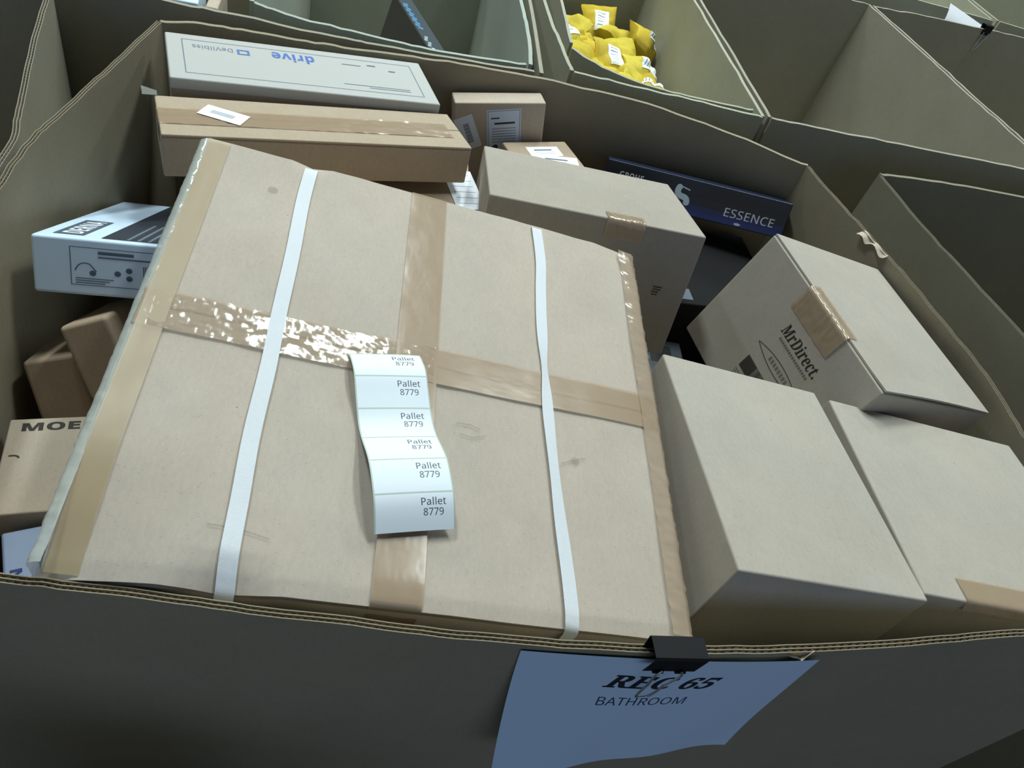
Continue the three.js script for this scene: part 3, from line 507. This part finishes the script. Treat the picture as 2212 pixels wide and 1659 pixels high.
{
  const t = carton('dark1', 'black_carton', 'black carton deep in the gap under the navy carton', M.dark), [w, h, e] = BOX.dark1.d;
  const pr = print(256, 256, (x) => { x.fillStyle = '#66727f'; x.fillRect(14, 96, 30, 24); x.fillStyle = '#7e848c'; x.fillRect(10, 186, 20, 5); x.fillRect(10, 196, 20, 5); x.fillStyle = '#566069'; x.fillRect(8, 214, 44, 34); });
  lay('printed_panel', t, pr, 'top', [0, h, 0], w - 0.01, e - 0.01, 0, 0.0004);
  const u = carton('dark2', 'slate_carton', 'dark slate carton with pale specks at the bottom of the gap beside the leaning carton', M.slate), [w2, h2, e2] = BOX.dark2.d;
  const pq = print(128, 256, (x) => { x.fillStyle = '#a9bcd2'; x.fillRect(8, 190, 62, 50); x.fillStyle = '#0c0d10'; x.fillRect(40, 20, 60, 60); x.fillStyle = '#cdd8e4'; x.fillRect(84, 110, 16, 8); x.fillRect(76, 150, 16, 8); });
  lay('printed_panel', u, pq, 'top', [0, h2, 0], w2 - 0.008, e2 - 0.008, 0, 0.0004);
}
// cartons in the bin at upper left
{
  const f = (n, l, m, w, h, d, x, z, a, r) => { const t = thing(n, l, 'box', [x, 0.018, z], [a, 0, 0]); const g = rbox(w, h, d, r ?? 0.004); g.translate(0, h / 2, 0); part('body', g, m, t); return t; };
  f('brown_carton', 'flat brown carton filling the pale sleeve at upper left', M.dull, 0.47, 0.145, 0.98, -0.225, -1.155, 0);
  const b = f('white_box', 'white and pale blue box at the top edge behind the foreground bin', M.gloss, 0.085, 0.60, 0.12, -0.635, -0.735, 6);
  const pr = print(64, 64, (x) => { x.fillStyle = '#7fa3d0'; x.fillRect(8, 20, 40, 20); }); lay('printed_panel', b, pr, 'top', [0, 0.60, 0], 0.07, 0.10);
  f('brown_carton', 'narrow beige carton beside the white box at the top edge', M.pale, 0.022, 0.60, 0.12, -0.565, -0.735, 3);
  // dark teal box on edge, leaning on the sleeve's right side
  const t = thing('teal_box', 'long dark teal box with light blue lettering standing on edge in the pale sleeve', 'box', [-0.226, 0.178, -1.05], [18.6, 0, -12]);
  const g = rbox(0.048, 0.34, 0.36, 0.003); g.translate(0, 0.17, 0); part('body', g, M.brownBlack, t, 'dark sides');
  const tp = print(64, 800, (x) => { x.fillStyle = '#26343b'; x.fillRect(0, 0, 64, 800); x.save(); x.translate(20, 400); x.rotate(Math.PI / 2); x.fillStyle = '#3f86b4'; for (let i = 0; i < 11; i++) x.fillRect(-300 + i * 30, -10 + 6 * (i % 2), 20, 18); x.fillStyle = '#a8bcc4'; for (let i = 0; i < 9; i++) x.fillRect(110 + i * 22, -6 + 5 * (i % 3), 14, 12); x.restore(); });
  lay('printed_panel', t, tp, 'top', [0, 0.34, 0], 0.046, 0.35, 0, 0.0004);
}

// ---------------------------------------------------------------- yellow bags
{
  // a stuffed mailer: two skins meeting in flat sealed seams; k varies the folds
  const skin = (k, u, v, sgn) => {
    const x = u * 2 - 1, y = v * 2 - 1, e = Math.max(0, (1 - Math.abs(x) ** 2.6) * (1 - Math.abs(y) ** 2.6)) ** 0.8, fold = Math.abs(vnoise(u * 3.2 + k * 7, v * 3.2, 91) - 0.5) * 1.5 + (vnoise(u * 9 + k * 5, v * 9, 92) - 0.5) * 0.25;
    return [x * 0.056 * (1 - 0.05 * Math.cos(v * 7 + k)), sgn * 0.044 * e * (0.75 + fold * 0.5) + 0.010 * Math.sin(u * 4 + k * 2) * y + 0.006 * Math.sin(v * 9 + k) * Math.abs(x), -y * 0.072 * (1 - 0.05 * Math.cos(u * 6 + k))];
  };
  const pillow = (k) => {
    const N = 26, a = sheet(N, N, (u, v) => skin(k, u, v, 1)), b = sheet(N, N, (u, v) => skin(k, u, v, -1)), ia = b.index.array;
    for (let i = 0; i < ia.length; i += 3) { const q = ia[i]; ia[i] = ia[i + 1]; ia[i + 1] = q; }
    const g = mergeVertices(mergeGeometries([a, b]), 1e-5); g.deleteAttribute('normal'); g.computeVertexNormals(); return g;
  };
  const geos = [0, 1, 2, 3, 4].map(pillow), stk = print(96, 128, (x) => { x.fillStyle = '#8894a2'; for (let i = 0; i < 5; i++) x.fillRect(14, 16 + i * 20, 60 - 6 * i, 6); }, '#f3f8fc');
  // x, z, height, yaw, pitch, roll, sticker, where it lies
  const list = [
    [0.238, -1.497, 0.455, 20, 10, 10, 0, 'at the far left of the pile, nearest the top of the photo'],
    [0.279, -1.452, 0.455, 60, -12, -8, 0, 'second from the left along the far edge of the pile'],
    [0.379, -1.527, 0.442, 5, 40, 5, 1, 'standing upright at the far edge of the pile, sticker on its front'],
    [0.299, -1.359, 0.455, 110, 8, 12, 0, 'lying left of the middle of the pile, behind two others'],
    [0.242, -1.343, 0.455, 30, 12, -10, 1, 'against the left rim of the pile, white sticker at its left end'],
    [0.337, -1.306, 0.462, 40, -14, 6, 0, 'lying smooth in the very middle of the pile'],
    [0.423, -1.460, 0.455, 80, 15, -14, 0, 'right of the upright bag at the far edge'],
    [0.416, -1.321, 0.466, 15, 24, 4, 0, 'plump one at the middle right of the pile'],
    [0.495, -1.410, 0.462, 96, 50, 8, 1, 'standing on edge against the right side, long sticker down its front'],
    [0.265, -1.231, 0.452, 70, 8, 16, 0, 'low at the left rim, below the one with the sticker'],
    [0.314, -1.191, 0.458, 125, -10, 6, 0, 'in the middle of the near half of the pile'],
    [0.360, -1.224, 0.464, 10, 30, -10, 1, 'in the middle of the near half, white sticker facing left'],
    [0.404, -1.193, 0.462, 55, -16, 8, 0, 'creased one left of the large white sticker near the right side'],
    [0.451, -1.201, 0.466, 95, 26, 12, 1, 'near the right side, the largest white sticker on it'],
    [0.280, -1.167, 0.448, 30, 20, -12, 1, 'at the left rim near the cut of the near panel, small sticker'],
    [0.329, -1.133, 0.452, 80, 5, 10, 0, 'behind the near panel, left of its middle'],
    [0.379, -1.107, 0.455, 140, -12, 4, 0, 'behind the near panel, at its middle'],
    [0.451, -1.135, 0.455, 20, 22, 10, 0, 'behind the near panel, below the largest sticker'],
    [0.468, -1.115, 0.448, 75, -8, -14, 1, 'last one at the right end of the near panel, sticker half hidden'],
    [0.408, -1.088, 0.445, 45, 12, 4, 0, 'low behind the near panel, next to last at its right end'],
  ];
  const base = thing('cardboard_carton', 'brown carton under the yellow bags', 'box', [0.345, 0.02, -1.19]); { const g = rbox(0.34, 0.385, 0.86, 0.004); g.translate(0, 0.1925, 0); part('body', g, M.binOlive, base); }
  list.forEach(([x, z, y, yw, pt, rl, s, where], i) => {
    const t = thing('yellow_bag', `yellow plastic bag ${where}`, 'bag', [x, y, z], [yw, pt, rl], 'yellow plastic bags in the bin behind');
    const m = part('bag', geos[i % 5], yellowMats[i % 3], t); t.scale.setScalar(0.84 + 0.12 * hash(i, 1, 3)); t.position.y += 0.03 * (hash(i, 2, 4) - 0.5);
    if (s) part('sticker', sheet(10, 10, (u, v) => { const q = skin(i % 5, 0.28 + 0.44 * u, 0.26 + 0.48 * v, 1); return [q[0], q[1] + 0.0016, q[2]]; }), stk, m);
  });
}

// ---------------------------------------------------------------- paper sheets and binder clips
function binderClip(label, p, yaw, w, scale = 1, handleLen = 0.055, handleDown = true) {
  const t = thing('binder_clip', label, 'clip', p, [yaw, 0, 0]);
  // folded black sheet: spine on top, two plates closing to the lips
  const sec = [[-0.0080, -0.014], [-0.0086, -0.012], [-0.0115, 0.016], [-0.0095, 0.0185], [0.0095, 0.0185], [0.0115, 0.016], [0.0086, -0.012], [0.0080, -0.014]].map(([z, y]) => [z * scale, y * scale]);
  const th = 0.0007 * scale, pts = []; sec.forEach(([z, y]) => pts.push(new THREE.Vector2(z, y)));
  const s = new THREE.Shape(); s.moveTo(pts[0].x, pts[0].y); for (let i = 1; i < pts.length; i++) s.lineTo(pts[i].x, pts[i].y);
  for (let i = pts.length - 1; i >= 0; i--) s.lineTo(pts[i].x * (1 - th / 0.01), pts[i].y > 0 ? pts[i].y - th : pts[i].y);
  const g = new THREE.ExtrudeGeometry(s, { depth: w, bevelEnabled: false }); g.translate(0, 0, -w / 2); g.rotateY(-Math.PI / 2); part('clip_body', g, M.black, t);
  for (const sd of [1]) {
    const z0 = sd * 0.0098 * scale, k = handleLen, pt = [[-0.009, -0.006, z0 + 0.001], [-0.0125, -0.013, z0 + 0.002], [-0.0085, -0.015 - k * 0.45, z0 + 0.003], [-0.0075, -0.015 - k * 0.8, z0 + 0.004], [-0.005, -0.015 - k, z0 + 0.004], [0.005, -0.015 - k, z0 + 0.004], [0.0075, -0.015 - k * 0.8, z0 + 0.004], [0.0085, -0.015 - k * 0.45, z0 + 0.003], [0.0125, -0.013, z0 + 0.002], [0.009, -0.006, z0 + 0.001]].map((q) => new THREE.Vector3(q[0] * scale, q[1] * scale, q[2]));
    for (const q of pt) { const dn = Math.max(0, -q.y - 0.012 * scale); q.x -= 0.20 * dn; }
    part('wire_handle', new THREE.TubeGeometry(new THREE.CatmullRomCurve3(pt), 60, 0.0012 * scale, 8), M.metal, t);
    for (const q of [-0.011, 0.011]) { const c = new THREE.CylinderGeometry(0.0017 * scale, 0.0017 * scale, 0.010 * scale, 10); c.rotateZ(Math.PI / 2); c.translate(q * scale, -0.0125 * scale, z0 * 0.93); part('hinge_roll', c, M.black, t); }
  }
  return t;
}
{
  // sheet on the front of the bin: A4 across, lower left corner lifting off
  const pw = 0.297, ph = 0.21, pr = print(1485, 1050, (x, W2, H2) => {
    x.fillStyle = '#0f1524'; x.save(); x.translate(0, 0); x.transform(1, 0, -0.14, 1, 30, 0); fitText(x, 'REC 65', 'italic 900 SIZE serif', 745, 238, 565, 120); x.restore();
    x.fillStyle = '#2b3a5c'; fitText(x, 'BATHROOM', 'SIZE sans-serif', 705, 432, 500, 78);
  }, '#ffffff');
  pr.color = M.paper.color; 
  const t = thing('paper_sheet', 'white sheet printed REC 65 BATHROOM, clipped to the front of the foreground bin', 'paper');
  const X = (u) => -0.057 + u * pw, wallZ = (x) => spline([[0.490], [0.490], [0.490], [0.506], [0.520], [0.528], [0.529], [0.526], [0.519]], (0.728 - x) / 0.935)[0] + 0.0062;
  part('sheet', sheet(40, 30, (u, v) => { const q = 1 - v, x = X(u) + 0.030 * q * (1 - u) * 0.6, lift = 0.042 * q * q * (1 - u) ** 1.5 + 0.006 * q * q * u + 0.0016 * Math.sin(u * 14 + q * 5) * q; return [x, RIM - 0.007 - 0.004 * Math.sin(u * 3) * 0 - q * ph * (1 - 0.02 * (1 - u)), wallZ(Math.min(0.4, x)) + 0.0005 + lift + 0.006 * q]; }), pr, t);
  binderClip('black binder clip holding the white sheet on the front rim of the foreground bin', [0.0815, RIM + 0.0005, 0.5355], 1.5, 0.0505, 1, 0.045);
  // the far one
  const f = thing('paper_sheet', 'white sheet behind the far rim at upper right, its corner curling above the rim', 'paper');
  part('sheet', sheet(16, 12, (u, v) => { const q = 1 - v; return [1.660 + u * 0.29 - q * 0.10, RIM + 0.036 - u * 0.070 - q * 0.19, -1.805 - u * 0.040 - 0.06 * Math.max(0, 1 - q / 0.28) ** 1.5]; }), M.white, f);
  binderClip('small black binder clip on the far rim at upper right', [1.808, RIM - 0.002, -1.810], 9, 0.036, 1.0, 0.05);
}
// unseen carton added on the floor in front of the bin, below the picture: it shades the bin's front at the lower left
{
  const t = thing('added_shade_carton', 'grey carton added out of view in front of the bin to shade its front', 'box', [-0.42, 0, 0.83]); const g = rbox(0.30, 0.48, 0.20, 0.004); g.translate(0, 0.24, 0); part('body', g, M.roomWall, t);
}
scene.traverse((o) => { if (o.isMesh) { o.castShadow = true; o.receiveShadow = true; } });
renderer.render(scene, camera);
